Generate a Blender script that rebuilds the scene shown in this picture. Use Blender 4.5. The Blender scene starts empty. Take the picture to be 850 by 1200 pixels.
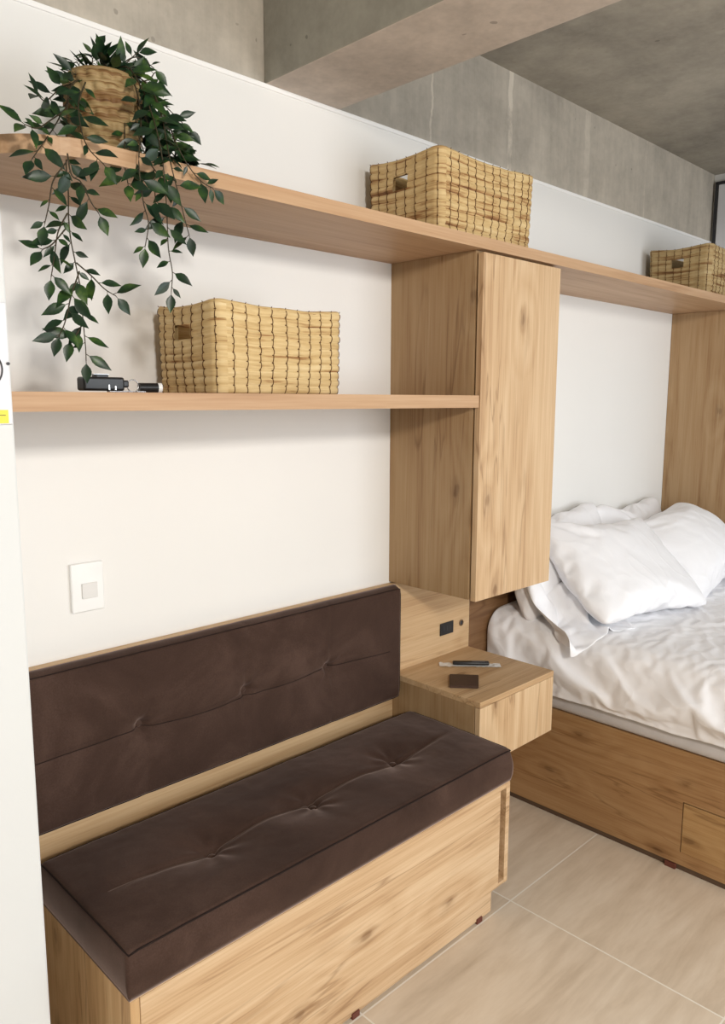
import bpy, bmesh, math, random
from mathutils import Vector, Matrix, noise
random.seed(7)
C = bpy.context.scene.collection
PI = math.pi
VINES=[[(0.625,0.22,1.954),(0.59,0.243,1.928),(0.569,0.266,1.87),(0.554,0.289,1.781),(0.545,0.312,1.744),(0.533,0.335,1.703),(0.53,0.345,1.67),(0.536,0.345,1.633),(0.542,0.345,1.595),(0.543,0.345,1.557),(0.545,0.345,1.514),(0.545,0.345,1.491)],
[(0.539,0.34,1.637),(0.559,0.347,1.619),(0.576,0.353,1.601),(0.591,0.36,1.591)],
[(0.536,0.335,1.794),(0.538,0.341,1.763),(0.549,0.348,1.753),(0.561,0.354,1.725),(0.569,0.36,1.71)],
[(0.596,0.28,1.924),(0.574,0.3,1.884),(0.566,0.32,1.84),(0.567,0.34,1.807),(0.58,0.36,1.783)],
[(0.625,0.2,1.954),(0.588,0.232,1.907),(0.552,0.265,1.856),(0.522,0.297,1.821),(0.485,0.33,1.777)],
[(0.629,0.2,1.956),(0.582,0.227,1.927),(0.544,0.253,1.891),(0.519,0.28,1.885)],
[(0.569,0.26,1.88),(0.537,0.283,1.854),(0.505,0.307,1.829),(0.478,0.33,1.822)],
[(0.536,0.33,1.783),(0.513,0.333,1.751),(0.503,0.337,1.715),(0.494,0.34,1.687)],
[(0.529,0.34,1.707),(0.512,0.343,1.677),(0.503,0.347,1.641),(0.495,0.35,1.61)],
[(0.541,0.345,1.624),(0.526,0.347,1.588),(0.518,0.35,1.564),(0.51,0.353,1.543),(0.501,0.355,1.527)],
[(0.542,0.345,1.546),(0.528,0.347,1.526),(0.521,0.35,1.521)],
[(0.529,0.34,1.689),(0.504,0.342,1.66),(0.487,0.345,1.649)],
[(0.662,0.2,1.969),(0.686,0.241,1.983),(0.69,0.282,1.944),(0.688,0.324,1.881),(0.686,0.35,1.816),(0.691,0.35,1.745),(0.692,0.35,1.679),(0.698,0.35,1.64),(0.695,0.35,1.608)],
[(0.673,0.2,1.972),(0.685,0.251,1.971),(0.677,0.303,1.896),(0.65,0.34,1.804),(0.655,0.34,1.747),(0.663,0.34,1.713),(0.656,0.34,1.677)],
[(0.668,0.2,1.971),(0.699,0.255,1.967),(0.705,0.31,1.914),(0.701,0.35,1.812),(0.715,0.35,1.762),(0.724,0.35,1.73),(0.732,0.35,1.704)],
[(0.673,0.2,1.968),(0.71,0.248,1.958),(0.721,0.295,1.909),(0.73,0.33,1.842),(0.754,0.33,1.813),(0.775,0.33,1.798),(0.794,0.33,1.793)],
[(0.668,0.2,1.967),(0.682,0.232,1.948),(0.668,0.265,1.876),(0.648,0.297,1.812),(0.635,0.33,1.771)],
[(0.665,0.2,1.966),(0.693,0.235,1.957),(0.711,0.27,1.885),(0.696,0.305,1.821),(0.677,0.34,1.751)],
[(0.668,0.2,1.967),(0.701,0.235,1.952),(0.687,0.27,1.88),(0.684,0.305,1.825),(0.685,0.34,1.791)],
[(0.673,0.2,1.972),(0.72,0.215,1.977),(0.744,0.23,1.958),(0.759,0.245,1.937),(0.792,0.26,1.906)],
[(0.673,0.2,1.972),(0.698,0.225,1.954),(0.723,0.25,1.92),(0.748,0.275,1.893),(0.742,0.3,1.844)],
[(0.662,0.2,1.965),(0.71,0.207,2.01),(0.731,0.213,2.017),(0.752,0.22,2.005)],
[(0.662,0.2,1.965),(0.694,0.207,1.992),(0.707,0.213,2.005),(0.72,0.22,2.02)],
[(0.673,0.2,1.968),(0.742,0.207,1.985),(0.758,0.213,2.001),(0.761,0.22,1.99)],
[(0.653,0.2,1.962),(0.648,0.2,1.988),(0.655,0.2,2.013)],
[(0.647,0.2,1.961),(0.628,0.2,1.976),(0.621,0.2,1.984)],
[(0.653,0.2,1.962),(0.664,0.21,1.98),(0.665,0.22,1.991)],
[(0.646,0.2,1.958),(0.628,0.213,1.959),(0.61,0.227,1.953),(0.593,0.24,1.948)],
[(0.673,0.2,1.968),(0.707,0.23,1.935),(0.716,0.26,1.875),(0.725,0.29,1.85),(0.715,0.32,1.788)],
[(0.688,0.18,1.977),(0.732,0.207,1.954),(0.757,0.233,1.919),(0.765,0.26,1.879)]]


# ------------------------------------------------------------------ helpers
def link(name, me, mat, parent=None, smooth=False):
    o = bpy.data.objects.new(name, me)
    C.objects.link(o)
    if mat: me.materials.append(mat)
    if smooth:
        for p in me.polygons: p.use_smooth = True
    if parent:
        o.parent = parent
        o.matrix_parent_inverse = mworld(parent).inverted()
    return o

def mworld(o):
    m = Matrix.LocRotScale(o.location, o.rotation_euler, o.scale)
    return mworld(o.parent) @ o.matrix_parent_inverse @ m if o.parent else m

def thing(name, label, cat, loc, group=None):
    o = bpy.data.objects.new(name, None)
    o.empty_display_size = 0.05
    C.objects.link(o); o.location = loc
    return tag(o, label, cat, group)

def tag(o, label, cat, group=None):
    o['label'] = label; o['category'] = cat
    if group: o['group'] = group
    return o

def struct(o):
    o['kind'] = 'structure'; return o

def bm_box(bm, x0, x1, d0, d1, z0, z1, bev=0.0, seg=2):
    """box given in wall coordinates: d is the distance out from the back wall"""
    t = bmesh.new()
    bmesh.ops.create_cube(t, size=1.0)
    for v in t.verts:
        v.co = Vector(((x0+x1)/2 + v.co.x*(x1-x0), -(d0+d1)/2 + v.co.y*(d1-d0), (z0+z1)/2 + v.co.z*(z1-z0)))
    if bev:
        bmesh.ops.bevel(t, geom=t.edges[:], offset=bev, segments=seg, profile=0.5, affect='EDGES')
    me = bpy.data.meshes.new('t'); t.to_mesh(me); t.free(); bm.from_mesh(me); bpy.data.meshes.remove(me)

def mesh_of(bm, name='m'):
    me = bpy.data.meshes.new(name); bmesh.ops.recalc_face_normals(bm, faces=bm.faces[:]); bm.to_mesh(me); bm.free(); return me

def box(name, b, mat, parent=None, bev=0.0012, seg=2):
    bm = bmesh.new(); bm_box(bm, *b, bev=bev, seg=seg)
    return link(name, mesh_of(bm, name), mat, parent)

def boxes(name, bs, mat, parent=None, bev=0.0012):
    bm = bmesh.new()
    for b in bs: bm_box(bm, *b, bev=bev)
    return link(name, mesh_of(bm, name), mat, parent)

def bm_tube(bm, pts, r, n=6, closed=False, r2=None):
    pts = [Vector(p) for p in pts]; rings = []
    m = len(pts)
    up = Vector((0.13, 0.21, 0.97))
    for i, p in enumerate(pts):
        a = pts[(i-1) % m] if (closed or i > 0) else p
        b = pts[(i+1) % m] if (closed or i < m-1) else p
        t = (b-a).normalized() if (b-a).length > 1e-9 else Vector((0, 0, 1))
        u = t.cross(up)
        if u.length < 0.05: u = t.cross(Vector((1, 0, 0)))
        u.normalize(); w = t.cross(u)
        rr = r if r2 is None else r + (r2-r)*i/(m-1)
        rings.append([bm.verts.new(p + (u*math.cos(2*PI*k/n) + w*math.sin(2*PI*k/n))*rr) for k in range(n)])
    for i in range(m if closed else m-1):
        A, B = rings[i], rings[(i+1) % m]
        for k in range(n):
            bm.faces.new((A[k], A[(k+1) % n], B[(k+1) % n], B[k]))
    if not closed:
        bm.faces.new(rings[0][::-1]); bm.faces.new(rings[-1])

def bm_cyl(bm, p0, p1, r, n=24):
    bm_tube(bm, [p0, p1], r, n)

def fbm(x, y, z=0.0, oct=3):
    v = 0; a = 1; s = 0
    for k in range(oct):
        v += a*noise.noise(Vector((x, y, z))); s += a
        x *= 2.03; y *= 2.03; z *= 2.03; a *= 0.5
    return v/s

# ------------------------------------------------------------------ materials
class NT:
    def __init__(self, name):
        self.m = bpy.data.materials.new(name); self.m.use_nodes = True
        self.t = self.m.node_tree; self.n = self.t.nodes; self.l = self.t.links
        self.b = self.n['Principled BSDF']
    def node(self, typ, **kw):
        nd = self.n.new(typ)
        for k, v in kw.items():
            if k.startswith('_'): setattr(nd, k[1:], v)
            else: self.set(nd.inputs[k.replace('__', ' ')], v)
        return nd
    def set(self, sock, v):
        if isinstance(v, bpy.types.NodeSocket): self.l.new(v, sock)
        else: sock.default_value = v
    def coord(self, scale=(1, 1, 1), loc=(0, 0, 0), src='Object'):
        c = self.n.new('ShaderNodeTexCoord')
        mp = self.n.new('ShaderNodeMapping')
        mp.inputs['Scale'].default_value = scale; mp.inputs['Location'].default_value = loc
        self.l.new(c.outputs[src], mp.inputs['Vector'])
        return mp.outputs['Vector']
    def noise(self, vec, scale, detail=3, rough=0.5, dist=0.0):
        nd = self.n.new('ShaderNodeTexNoise')
        self.l.new(vec, nd.inputs['Vector'])
        nd.inputs['Scale'].default_value = scale; nd.inputs['Detail'].default_value = detail
        nd.inputs['Roughness'].default_value = rough; nd.inputs['Distortion'].default_value = dist
        return nd.outputs['Fac']
    def math(self, op, a, b=0.0, c=None):
        nd = self.n.new('ShaderNodeMath'); nd.operation = op
        self.set(nd.inputs[0], a); self.set(nd.inputs[1], b)
        if c is not None: self.set(nd.inputs[2], c)
        return nd.outputs[0]
    def ramp(self, fac, stops, interp='LINEAR'):
        nd = self.n.new('ShaderNodeValToRGB'); cr = nd.color_ramp; cr.interpolation = interp
        while len(cr.elements) < len(stops): cr.elements.new(0.5)
        for e, (p, c) in zip(cr.elements, stops):
            e.position = p; e.color = (c[0], c[1], c[2], 1) if isinstance(c, (tuple, list)) else (c, c, c, 1)
        self.l.new(fac, nd.inputs['Fac']); return nd.outputs['Color']
    def mix(self, fac, a, b, mode='MIX'):
        nd = self.n.new('ShaderNodeMix'); nd.data_type = 'RGBA'; nd.blend_type = mode
        self.set(nd.inputs['Factor'], fac)
        for i, v in ((6, a), (7, b)):
            if isinstance(v, (tuple, list)): v = (v[0], v[1], v[2], 1)
            self.set(nd.inputs[i], v)
        return nd.outputs[2]
    def bump(self, h, strength=0.3, dist=0.01, normal=None):
        nd = self.n.new('ShaderNodeBump'); nd.inputs['Strength'].default_value = strength; nd.inputs['Distance'].default_value = dist
        self.l.new(h, nd.inputs['Height'])
        if normal: self.l.new(normal, nd.inputs['Normal'])
        self.l.new(nd.outputs['Normal'], self.b.inputs['Normal']); return nd.outputs['Normal']
    def out(self, col=None, rough=None, spec=0.5):
        if col is not None: self.set(self.b.inputs['Base Color'], (col[0], col[1], col[2], 1) if isinstance(col, (tuple, list)) else col)
        if rough is not None: self.set(self.b.inputs['Roughness'], rough)
        self.b.inputs['Specular IOR Level'].default_value = spec
        return self.m

def sepxyz(m, vec):
    nd = m.n.new('ShaderNodeSeparateXYZ'); m.l.new(vec, nd.inputs[0]); return nd.outputs

def wood(name, axis, tint=(1, 1, 1), seed=0.0, knots=True):
    m = NT(name)
    long_, cross = 0.55, 5.0
    sc = [cross]*3; sc['xyz'.index(axis)] = long_
    v = m.coord(sc, (seed, seed*1.7, seed*0.6))
    # sparse knots pull the grain sideways and darken
    o = sepxyz(m, m.coord())
    along = o['xyz'.index(axis)]
    across = m.math('ADD', *[o[i] for i in range(3) if i != 'xyz'.index(axis)])
    kv = m.n.new('ShaderNodeCombineXYZ')
    m.l.new(m.math('ADD', m.math('MULTIPLY', along, 2.3), seed*1.37), kv.inputs[0])
    m.l.new(m.math('ADD', m.math('MULTIPLY', across, 4.6), seed*2.11), kv.inputs[1])
    wob = m.n.new('ShaderNodeTexNoise'); m.l.new(kv.outputs[0], wob.inputs['Vector']); wob.inputs['Scale'].default_value = 7.0; wob.inputs['Detail'].default_value = 2
    vm = m.n.new('ShaderNodeVectorMath'); vm.operation = 'MULTIPLY_ADD'
    m.l.new(wob.outputs['Color'], vm.inputs[0]); vm.inputs[1].default_value = (.10, .10, .10); m.l.new(kv.outputs[0], vm.inputs[2])
    vo = m.n.new('ShaderNodeTexVoronoi'); vo.voronoi_dimensions = '2D'; m.l.new(vm.outputs[0], vo.inputs['Vector']); vo.inputs['Scale'].default_value = 0.9
    kd = vo.outputs['Distance']
    pull = m.ramp(kd, [(0.0, 1.0), (0.10, 0.55), (0.34, 0.0)])
    n1 = m.noise(v, 1.0, 2.0, 0.5, 0.2)
    field = m.math('ADD', m.math('MULTIPLY', n1, 8.0), m.math('MULTIPLY', pull, 2.0 if knots else 0.0))
    ring = m.math('PINGPONG', field, 0.5)
    def st(cr, ln, det, ro, di, k):
        q = [cr]*3; q['xyz'.index(axis)] = ln
        return m.noise(m.coord(q, (seed*k, seed, seed*.7)), 1.0, det, ro, di)
    fine = st(210.0, 4.5, 2, 0.6, 0.0, 1)
    mid = st(46.0, 1.6, 4, 0.65, 0.1, 3)
    big = st(9.0, 0.9, 3, 0.55, 0.3, 2)
    g = m.math('ADD', m.math('MULTIPLY', ring, 0.17), m.math('MULTIPLY', mid, 0.38))
    g = m.math('ADD', g, m.math('ADD', m.math('MULTIPLY', fine, 0.26), m.math('MULTIPLY', big, 0.22)))
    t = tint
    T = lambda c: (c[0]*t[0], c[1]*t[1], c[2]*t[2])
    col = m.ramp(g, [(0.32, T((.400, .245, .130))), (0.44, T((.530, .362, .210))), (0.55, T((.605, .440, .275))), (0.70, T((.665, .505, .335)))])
    if knots:
        core = m.ramp(kd, [(0.0, 1.0), (0.022, 0.9), (0.040, 0.35), (0.10, 0.0)])
        core = m.math('MULTIPLY', core, m.ramp(mid, [(0.38, 1.0), (0.62, 0.3)]))
        col = m.mix(core, col, T((.13, .065, .03)))
        halo = m.math('MULTIPLY', m.ramp(kd, [(0.0, .35), (0.14, 0.0)]), m.ramp(mid, [(0.42, 1.0), (0.6, 0.0)]))
        col = m.mix(halo, col, T((.33, .185, .085)))
        # long narrow cracks of darker grain
        cr = st(7.0, 0.55, 4, 0.6, 0.4, 5)
        crk = m.ramp(cr, [(0.488, 0.0), (0.5, 0.6), (0.512, 0.0)])
        crk = m.math('MULTIPLY', crk, m.ramp(big, [(0.40, 1.0), (0.60, 0.15)]))
        col = m.mix(crk, col, T((.24, .13, .06)))
    m.bump(g, 0.05, 0.001)
    return m.out(col, 0.45, 0.35)

def plain(name, col, rough=0.5, spec=0.5, var=0.06, scale=20.0, metal=0.0, bump=0.0):
    m = NT(name)
    n = m.noise(m.coord(), scale, 3)
    lo = tuple(c*(1-var) for c in col); hi = tuple(min(1, c*(1+var)) for c in col)
    c = m.ramp(n, [(0.3, lo), (0.7, hi)])
    m.b.inputs['Metallic'].default_value = metal
    if bump: m.bump(n, bump, 0.002)
    return m.out(c, rough, spec)

def concrete(name, dark=1.0, joints=False, tint=(1, 1, 1), seed=0.0):
    m = NT(name)
    v = m.coord((1, 1, 1), (seed, seed, 0))
    a = m.noise(v, 1.6, 5, 0.6, 0.3)
    b = m.noise(v, 9.0, 5, 0.65)
    c = m.noise(v, 60.0, 3, 0.6)
    f = m.math('ADD', m.math('MULTIPLY', a, 0.55), m.math('ADD', m.math('MULTIPLY', b, 0.33), m.math('MULTIPLY', c, 0.12)))
    T = lambda k: tuple(k*dark*t for t in tint)
    col = m.ramp(f, [(0.34, T(.20)), (0.5, T(.30)), (0.66, T(.40))])
    pit = m.ramp(m.noise(v, 38.0, 1, 0.4), [(0.78, 0.0), (0.80, 0.5)])
    col = m.mix(pit, col, T(.09))
    if joints:
        o = sepxyz(m, m.coord())
        wav = m.math('MULTIPLY', m.math('SUBTRACT', m.noise(m.coord((1, 1, 14)), 1.0, 3, 0.6), 0.5), 0.03)
        x = m.math('ADD', o[0], wav)
        for xj, w, s in ((1.755, .004, .5), (2.131, .011, .6), (2.60, .018, .22), (3.05, .006, .2)):
            dd = m.math('ABSOLUTE', m.math('SUBTRACT', x, xj))
            k = m.math('MULTIPLY', m.math('LESS_THAN', dd, w), s)
            k = m.math('MULTIPLY', k, m.ramp(b, [(0.4, 0.2), (0.55, 1.0)]))
            col = m.mix(k, col, T(.58))
        streak = m.noise(m.coord((26, 26, 2.0)), 1.0, 4, 0.6)
        col = m.mix(0.13, col, m.ramp(streak, [(0.35, T(.17)), (0.65, T(.50))]))
    m.bump(f, 0.35, 0.01)
    return m.out(col, 0.85, 0.25)

def wall_paint(name, col=(.80, .79, .76)):
    m = NT(name)
    a = m.noise(m.coord(), 2.0, 3); b = m.noise(m.coord(), 45.0, 4, 0.6)
    c = m.ramp(a, [(0.3, tuple(x*0.975 for x in col)), (0.7, col)])
    m.bump(b, 0.12, 0.003)
    return m.out(c, 0.75, 0.25)

def floor_tile():
    TS, TX, TY = .5706, 1.6576, -.4074
    m = NT('floor_tile')
    o = sepxyz(m, m.coord())
    def line(s, off):
        p = m.math('PINGPONG', m.math('SUBTRACT', s, off), TS/2)      # zero on every grid line
        return m.math('LESS_THAN', p, 0.0021)
    g = m.math('MAXIMUM', line(o[0], TX), line(o[1], TY))
    ix = m.math('FLOOR', m.math('DIVIDE', m.math('SUBTRACT', o[0], TX), TS))
    iy = m.math('FLOOR', m.math('DIVIDE', m.math('SUBTRACT', o[1], TY), TS))
    cv = m.n.new('ShaderNodeCombineXYZ')
    m.l.new(m.math('ADD', m.math('MULTIPLY', o[0], 2.2), m.math('MULTIPLY', ix, 5.3)), cv.inputs[0])
    m.l.new(m.math('ADD', m.math('MULTIPLY', o[1], 15.0), m.math('MULTIPLY', iy, 9.1)), cv.inputs[1])
    m.l.new(m.math('ADD', m.math('MULTIPLY', ix, 2.7), m.math('MULTIPLY', iy, 3.9)), cv.inputs[2])
    s1 = m.noise(cv.outputs[0], 1.0, 5, 0.65, 0.5)
    s2 = m.noise(m.coord((9, 40, 9)), 1.0, 4, 0.6)
    f = m.math('ADD', m.math('MULTIPLY', s1, 0.7), m.math('MULTIPLY', s2, 0.3))
    col = m.ramp(f, [(0.3, (.58, .47, .35)), (0.5, (.71, .60, .47)), (0.7, (.82, .72, .59))])
    col = m.mix(g, col, (.88, .83, .74))
    m.bump(m.math('SUBTRACT', m.math('MULTIPLY', f, 0.1), g), 0.25, 0.002)
    rough = m.math('ADD', m.math('MULTIPLY', g, 0.3), m.math('ADD', 0.30, m.math('MULTIPLY', f, 0.15)))
    return m.out(col, rough, 0.45)

def velvet():
    m = NT('brown_velvet')
    a = m.noise(m.coord((3, 3, 3)), 1.6, 4, 0.6, 0.6); b = m.noise(m.coord(), 320.0, 2)
    f = m.math('ADD', m.math('MULTIPLY', a, 0.8), m.math('MULTIPLY', b, 0.2))
    col = m.ramp(f, [(0.33, (.036, .019, .0135)), (0.5, (.053, .029, .021)), (0.68, (.084, .049, .037))])
    m.b.inputs['Sheen Weight'].default_value = 0.55
    m.b.inputs['Sheen Roughness'].default_value = 0.38
    m.b.inputs['Sheen Tint'].default_value = (.62, .48, .43, 1)
    m.bump(f, 0.12, 0.003)
    return m.out(col, 0.8, 0.15)

def straw(name, dark=1.0, off=0.0):
    m = NT(name)
    uv = m.n.new('ShaderNodeUVMap'); uv.uv_map = 'uv'
    mp = m.n.new('ShaderNodeMapping'); m.l.new(uv.outputs[0], mp.inputs['Vector'])
    mp.inputs['Scale'].default_value = (5.5, 60, 1)
    a = m.noise(mp.outputs[0], 1.0, 4, 0.65, 0.3)
    mp2 = m.n.new('ShaderNodeMapping'); m.l.new(uv.outputs[0], mp2.inputs['Vector'])
    mp2.inputs['Scale'].default_value = (9, 420, 1)
    b = m.noise(mp2.outputs[0], 1.0, 3, 0.6)
    f = m.math('ADD', m.math('MULTIPLY', a, 0.75), m.math('MULTIPLY', b, 0.25))
    D = lambda c: tuple(x*dark for x in c)
    col = m.ramp(f, [(0.27+off, D((.14, .055, .018))), (0.36+off, D((.31, .155, .055))), (0.43+off, D((.55, .38, .17))), (0.56+off, D((.67, .50, .255))), (0.75+off, D((.76, .62, .37)))])
    m.bump(b, 0.5, 0.002)
    return m.out(col, 0.6, 0.3)

def linen(name, col=(.89, .89, .915), k=1.0):
    m = NT(name)
    def ridged(sc, seed, det, dist, pw):
        n = m.noise(m.coord(sc, (seed, seed, seed)), 1.0, det, 0.5, dist)
        r = m.math('SUBTRACT', 1.0, m.math('MULTIPLY', m.math('ABSOLUTE', m.math('SUBTRACT', n, 0.5)), 3.2))
        return m.math('POWER', m.math('MAXIMUM', r, 0.0), pw)
    a = ridged((2.5, 4, 3.0), 1.0, 1.0, 0.5, 8.0); b = ridged((8, 5, 6), 4.0, 1.0, 0.5, 6.0)
    a = m.math('MULTIPLY', a, m.ramp(m.noise(m.coord(), 5.0, 1), [(.45, 0.0), (.6, 1.0)]))
    w = m.noise(m.coord(), 8.0, 3, 0.5, 0.6)
    h = m.math('ADD', m.math('MULTIPLY', a, 0.55), m.math('ADD', m.math('MULTIPLY', b, 0.28), m.math('MULTIPLY', w, 0.7)))
    m.bump(h, 0.26*k, 0.016)
    m.b.inputs['Sheen Weight'].default_value = 0.15
    return m.out(col, 0.7, 0.25)

def leaf_mat():
    m = NT('leaf_green')
    a = m.noise(m.coord(), 28.0, 2); b = m.noise(m.coord(), 160.0, 2)
    f = m.math('ADD', m.math('MULTIPLY', a, 0.8), m.math('MULTIPLY', b, 0.2))
    col = m.ramp(f, [(0.35, (.005, .018, .009)), (0.5, (.010, .032, .012)), (0.60, (.024, .062, .012)), (0.72, (.075, .13, .022))])
    return m.out(col, 0.38, 0.4)

M = {}
M['paint'] = wall_paint('white_wall_paint', (.83, .82, .795))
M['paint2'] = wall_paint('column_paint', (.72, .74, .745))
M['wood_v'] = wood('oak_vertical', 'z', (1, 1, 1), 0.0)
M['wood_door'] = wood('oak_door', 'z', (1.05, 1.03, 1.0), 3.4)
M['wood_vd'] = wood('oak_vertical_shaded', 'z', (.66, .61, .52), 1.9)  # darker oak: shade on cabinet and nightstand sides put into the colour
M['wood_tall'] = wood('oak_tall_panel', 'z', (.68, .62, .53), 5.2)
M['wood_x'] = wood('oak_shelf', 'x', (.86, .765, .72), 2.2, knots=False)
M['wood_xb'] = wood('oak_bench', 'x', (1.13, 1.13, 1.13), 6.1)
M['wood_xh'] = wood('oak_headboard', 'x', (1.0, .96, .88), 8.3)
M['wood_y'] = wood('oak_bed', 'y', (.66, .54, .40), 4.7)
M['wood_yd'] = wood('oak_bed_drawer', 'y', (.76, .65, .46), 7.9)
M['wood_top'] = wood('oak_nightstand_top', 'x', (1.0, .96, .88), 9.4)
M['edge'] = plain('dark_gap', (.10, .06, .035), 0.7)
M['velvet'] = velvet()
M['piping'] = plain('dark_piping', (.018, .010, .008), 0.8, 0.2)
M['thread'] = plain('seam_thread', (.105, .072, .058), 0.8, 0.2)
M['straw'] = straw('straw_weave')
M['straw_b'] = straw('straw_weave_streaked', .98, .06)
M['straw_c'] = straw('straw_weave_olive', .72, .03)
M['straw_pot'] = straw('straw_pot', .60, .06)
M['straw_in'] = straw('straw_inside', 0.45)
M['cord'] = plain('brown_cord', (.11, .050, .018), 0.8, 0.2)
M['linen'] = linen('white_linen')
M['mattress'] = plain('mattress_fabric', (.62, .60, .60), 0.85, 0.2)
M['leaf'] = leaf_mat()
M['stem'] = plain('stem_brown', (.045, .035, .018), 0.6, 0.3)
M['soil'] = plain('dark_moss', (.02, .022, .012), 0.9, 0.1)
M['plastic'] = plain('white_plastic', (.86, .86, .85), 0.3, 0.5, 0.02)
M['black'] = plain('black_plastic', (.012, .012, .013), 0.35, 0.5)
M['metal'] = plain('steel', (.55, .55, .56), 0.25, 0.5, 0.05, metal=1.0)
M['leather'] = plain('brown_leather', (.055, .028, .018), 0.5, 0.4, 0.15, 60)
M['clip'] = plain('brown_foot', (.14, .045, .03), 0.6, 0.3)
M['yellow'] = plain('yellow_sticker', (.82, .72, .10), 0.6, 0.3)
M['ink'] = plain('dark_ink', (.03, .03, .035), 0.5)
M['sheet'] = plain('white_board', (.74, .75, .79), 0.35, 0.4, 0.02)
M['white_panel'] = plain('white_lacquer', (.74, .74, .76), 0.5, 0.4, 0.02)
M['floor'] = floor_tile()
M['conc_wall'] = concrete('concrete_wall', 1.5, True, (1.0, .90, .755), 0.0)
M['conc_beam_lit'] = concrete('concrete_beam_lit', 1.95, False, (1.0, .875, .76), 3.0)
M['conc_ceil'] = concrete('concrete_ceiling', 1.22, False, (1.0, .92, .77), 7.0)

# ------------------------------------------------------------------ room shell
XR, ZW, ZC = 3.72, 2.148, 2.442
XL, DF = -2.2, 3.3
ZF = .0703          # floor level while building; everything is lowered by it at the end
struct(box('floor', (XL, XR+.15, -.15, DF+.15, ZF-.1, ZF), M['floor'], bev=0))
struct(box('ceiling', (XL, XR+.15, -.15, DF+.15, ZC, ZC+.1), M['conc_ceil'], bev=0))
struct(box('wall_back', (XL, XR+.15, -.15, 0, ZF, ZW), M['paint'], bev=0.003))
struct(box('wall_upper', (XL, XR+.15, -.15, -.006, ZW-.01, ZC), M['conc_wall'], bev=0))
struct(box('trim_1', (XL, XR, -.01, .003, ZW-.010, ZW+.001), wall_paint('trim_white', (.93, .92, .90)), bev=0.002))
struct(box('wall_right', (XR, XR+.15, -.15, DF, ZF, ZC), M['paint'], bev=0))
struct(box('wall_left', (XL-.15, XL, -.15, DF, ZF, ZC), M['paint'], bev=0))
# front wall behind the viewer, with a window opening
WX0, WX1, WZ0, WZ1 = 0.9, 3.1, 0.5, 2.15
struct(boxes('wall_front', [(XL, WX0, DF, DF+.15, ZF, ZC), (WX1, XR, DF, DF+.15, ZF, ZC), (WX0, WX1, DF, DF+.15, ZF, WZ0), (WX0, WX1, DF, DF+.15, WZ1, ZC)], M['paint'], bev=0))
struct(boxes('window_1', [(WX0, WX1, DF+.02, DF+.07, WZ0, WZ0+.05), (WX0, WX1, DF+.02, DF+.07, WZ1-.05, WZ1), (WX0, WX0+.05, DF+.02, DF+.07, WZ0, WZ1), (WX1-.05, WX1, DF+.02, DF+.07, WZ0, WZ1), ((WX0+WX1)/2-.02, (WX0+WX1)/2+.02, DF+.02, DF+.07, WZ0, WZ1)], M['white_panel']))
# short white pier that the shelves run up against
struct(box('wall_pier', (-.5, .437, 0, .33, ZF, ZC), M['paint2'], bev=0.004))
# concrete beam
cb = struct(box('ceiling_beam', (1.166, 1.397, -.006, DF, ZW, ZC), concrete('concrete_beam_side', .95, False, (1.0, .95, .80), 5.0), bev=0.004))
cb.data.materials.append(M['conc_beam_lit'])
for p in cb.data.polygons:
    if p.normal.z < -.5: p.material_index = 1      # bounce light painted into the lighter underside colour
# white panel with dark seal on the far right wall
dr = thing('door_1', '', '', (XR-.02, -.6, ZF)); dr['kind'] = 'structure'
del dr['label']; del dr['category']
box('door_panel', (XR-.022, XR-.001, .022, 1.1, ZF, 2.392), M['white_panel'], dr, 0.003)
boxes('door_seal', [(XR-.02, XR-.001, .006, .021, ZF, 2.402), (XR-.02, XR-.001, .006, 1.11, 2.394, 2.406)], M['ink'], dr, 0.001)

# ------------------------------------------------------------------ shelves and cabinets
def shelf(name, x0, x1, dep, z0, z1, mat, rad=0.0):
    bm = bmesh.new()
    pts = [(x1, 0), (x1, dep)]
    if rad:
        ox, od = rad
        for k in range(17):
            a = k/16*PI/2
            pts.append((x0+ox - ox*math.sin(a), dep-od + od*math.cos(a)))
    else: pts.append((x0, dep))
    pts.append((x0, 0))
    lo = [bm.verts.new((x, -d, z0)) for x, d in pts]; hi = [bm.verts.new((x, -d, z1)) for x, d in pts]
    bm.faces.new(lo); bm.faces.new(hi[::-1])
    n = len(pts)
    for i in range(n): bm.faces.new((lo[i], lo[(i+1) % n], hi[(i+1) % n], hi[i]))
    return link(name, mesh_of(bm, name), mat)

tag(shelf('wall_shelf', .448, XR-.03, .3124, 1.8, 1.8275, M['wood_x'], (.15, .15)),
    'long upper oak shelf with a rounded left end below the concrete', 'shelf')
tag(shelf('wall_shelf', .4375, 1.5885, .310, 1.413, 1.4435, M['wood_x']),
    'short lower oak shelf running into the side of the wall cabinet', 'shelf')

cab = thing('wall_cabinet', 'tall oak wall cabinet hanging between the shelf and the nightstand', 'cabinet', (1.766, -.15, .91))
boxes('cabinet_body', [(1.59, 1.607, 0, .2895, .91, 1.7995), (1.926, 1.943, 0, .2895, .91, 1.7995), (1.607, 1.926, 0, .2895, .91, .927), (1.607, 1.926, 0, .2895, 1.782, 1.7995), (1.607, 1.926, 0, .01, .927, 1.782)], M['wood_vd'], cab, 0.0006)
box('door', (1.591, 1.9425, .2955, .3124, .908, 1.7925), M['wood_door'], cab, 0.0008)

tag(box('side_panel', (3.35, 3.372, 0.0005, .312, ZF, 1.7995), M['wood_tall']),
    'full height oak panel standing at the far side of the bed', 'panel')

tag(box('backrest_panel', (.4375, 1.948, .0005, .02, ZF+.002, .9065), M['wood_xh'], bev=.001),
    'low oak panel fixed to the wall behind the bench and nightstand', 'panel')

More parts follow.
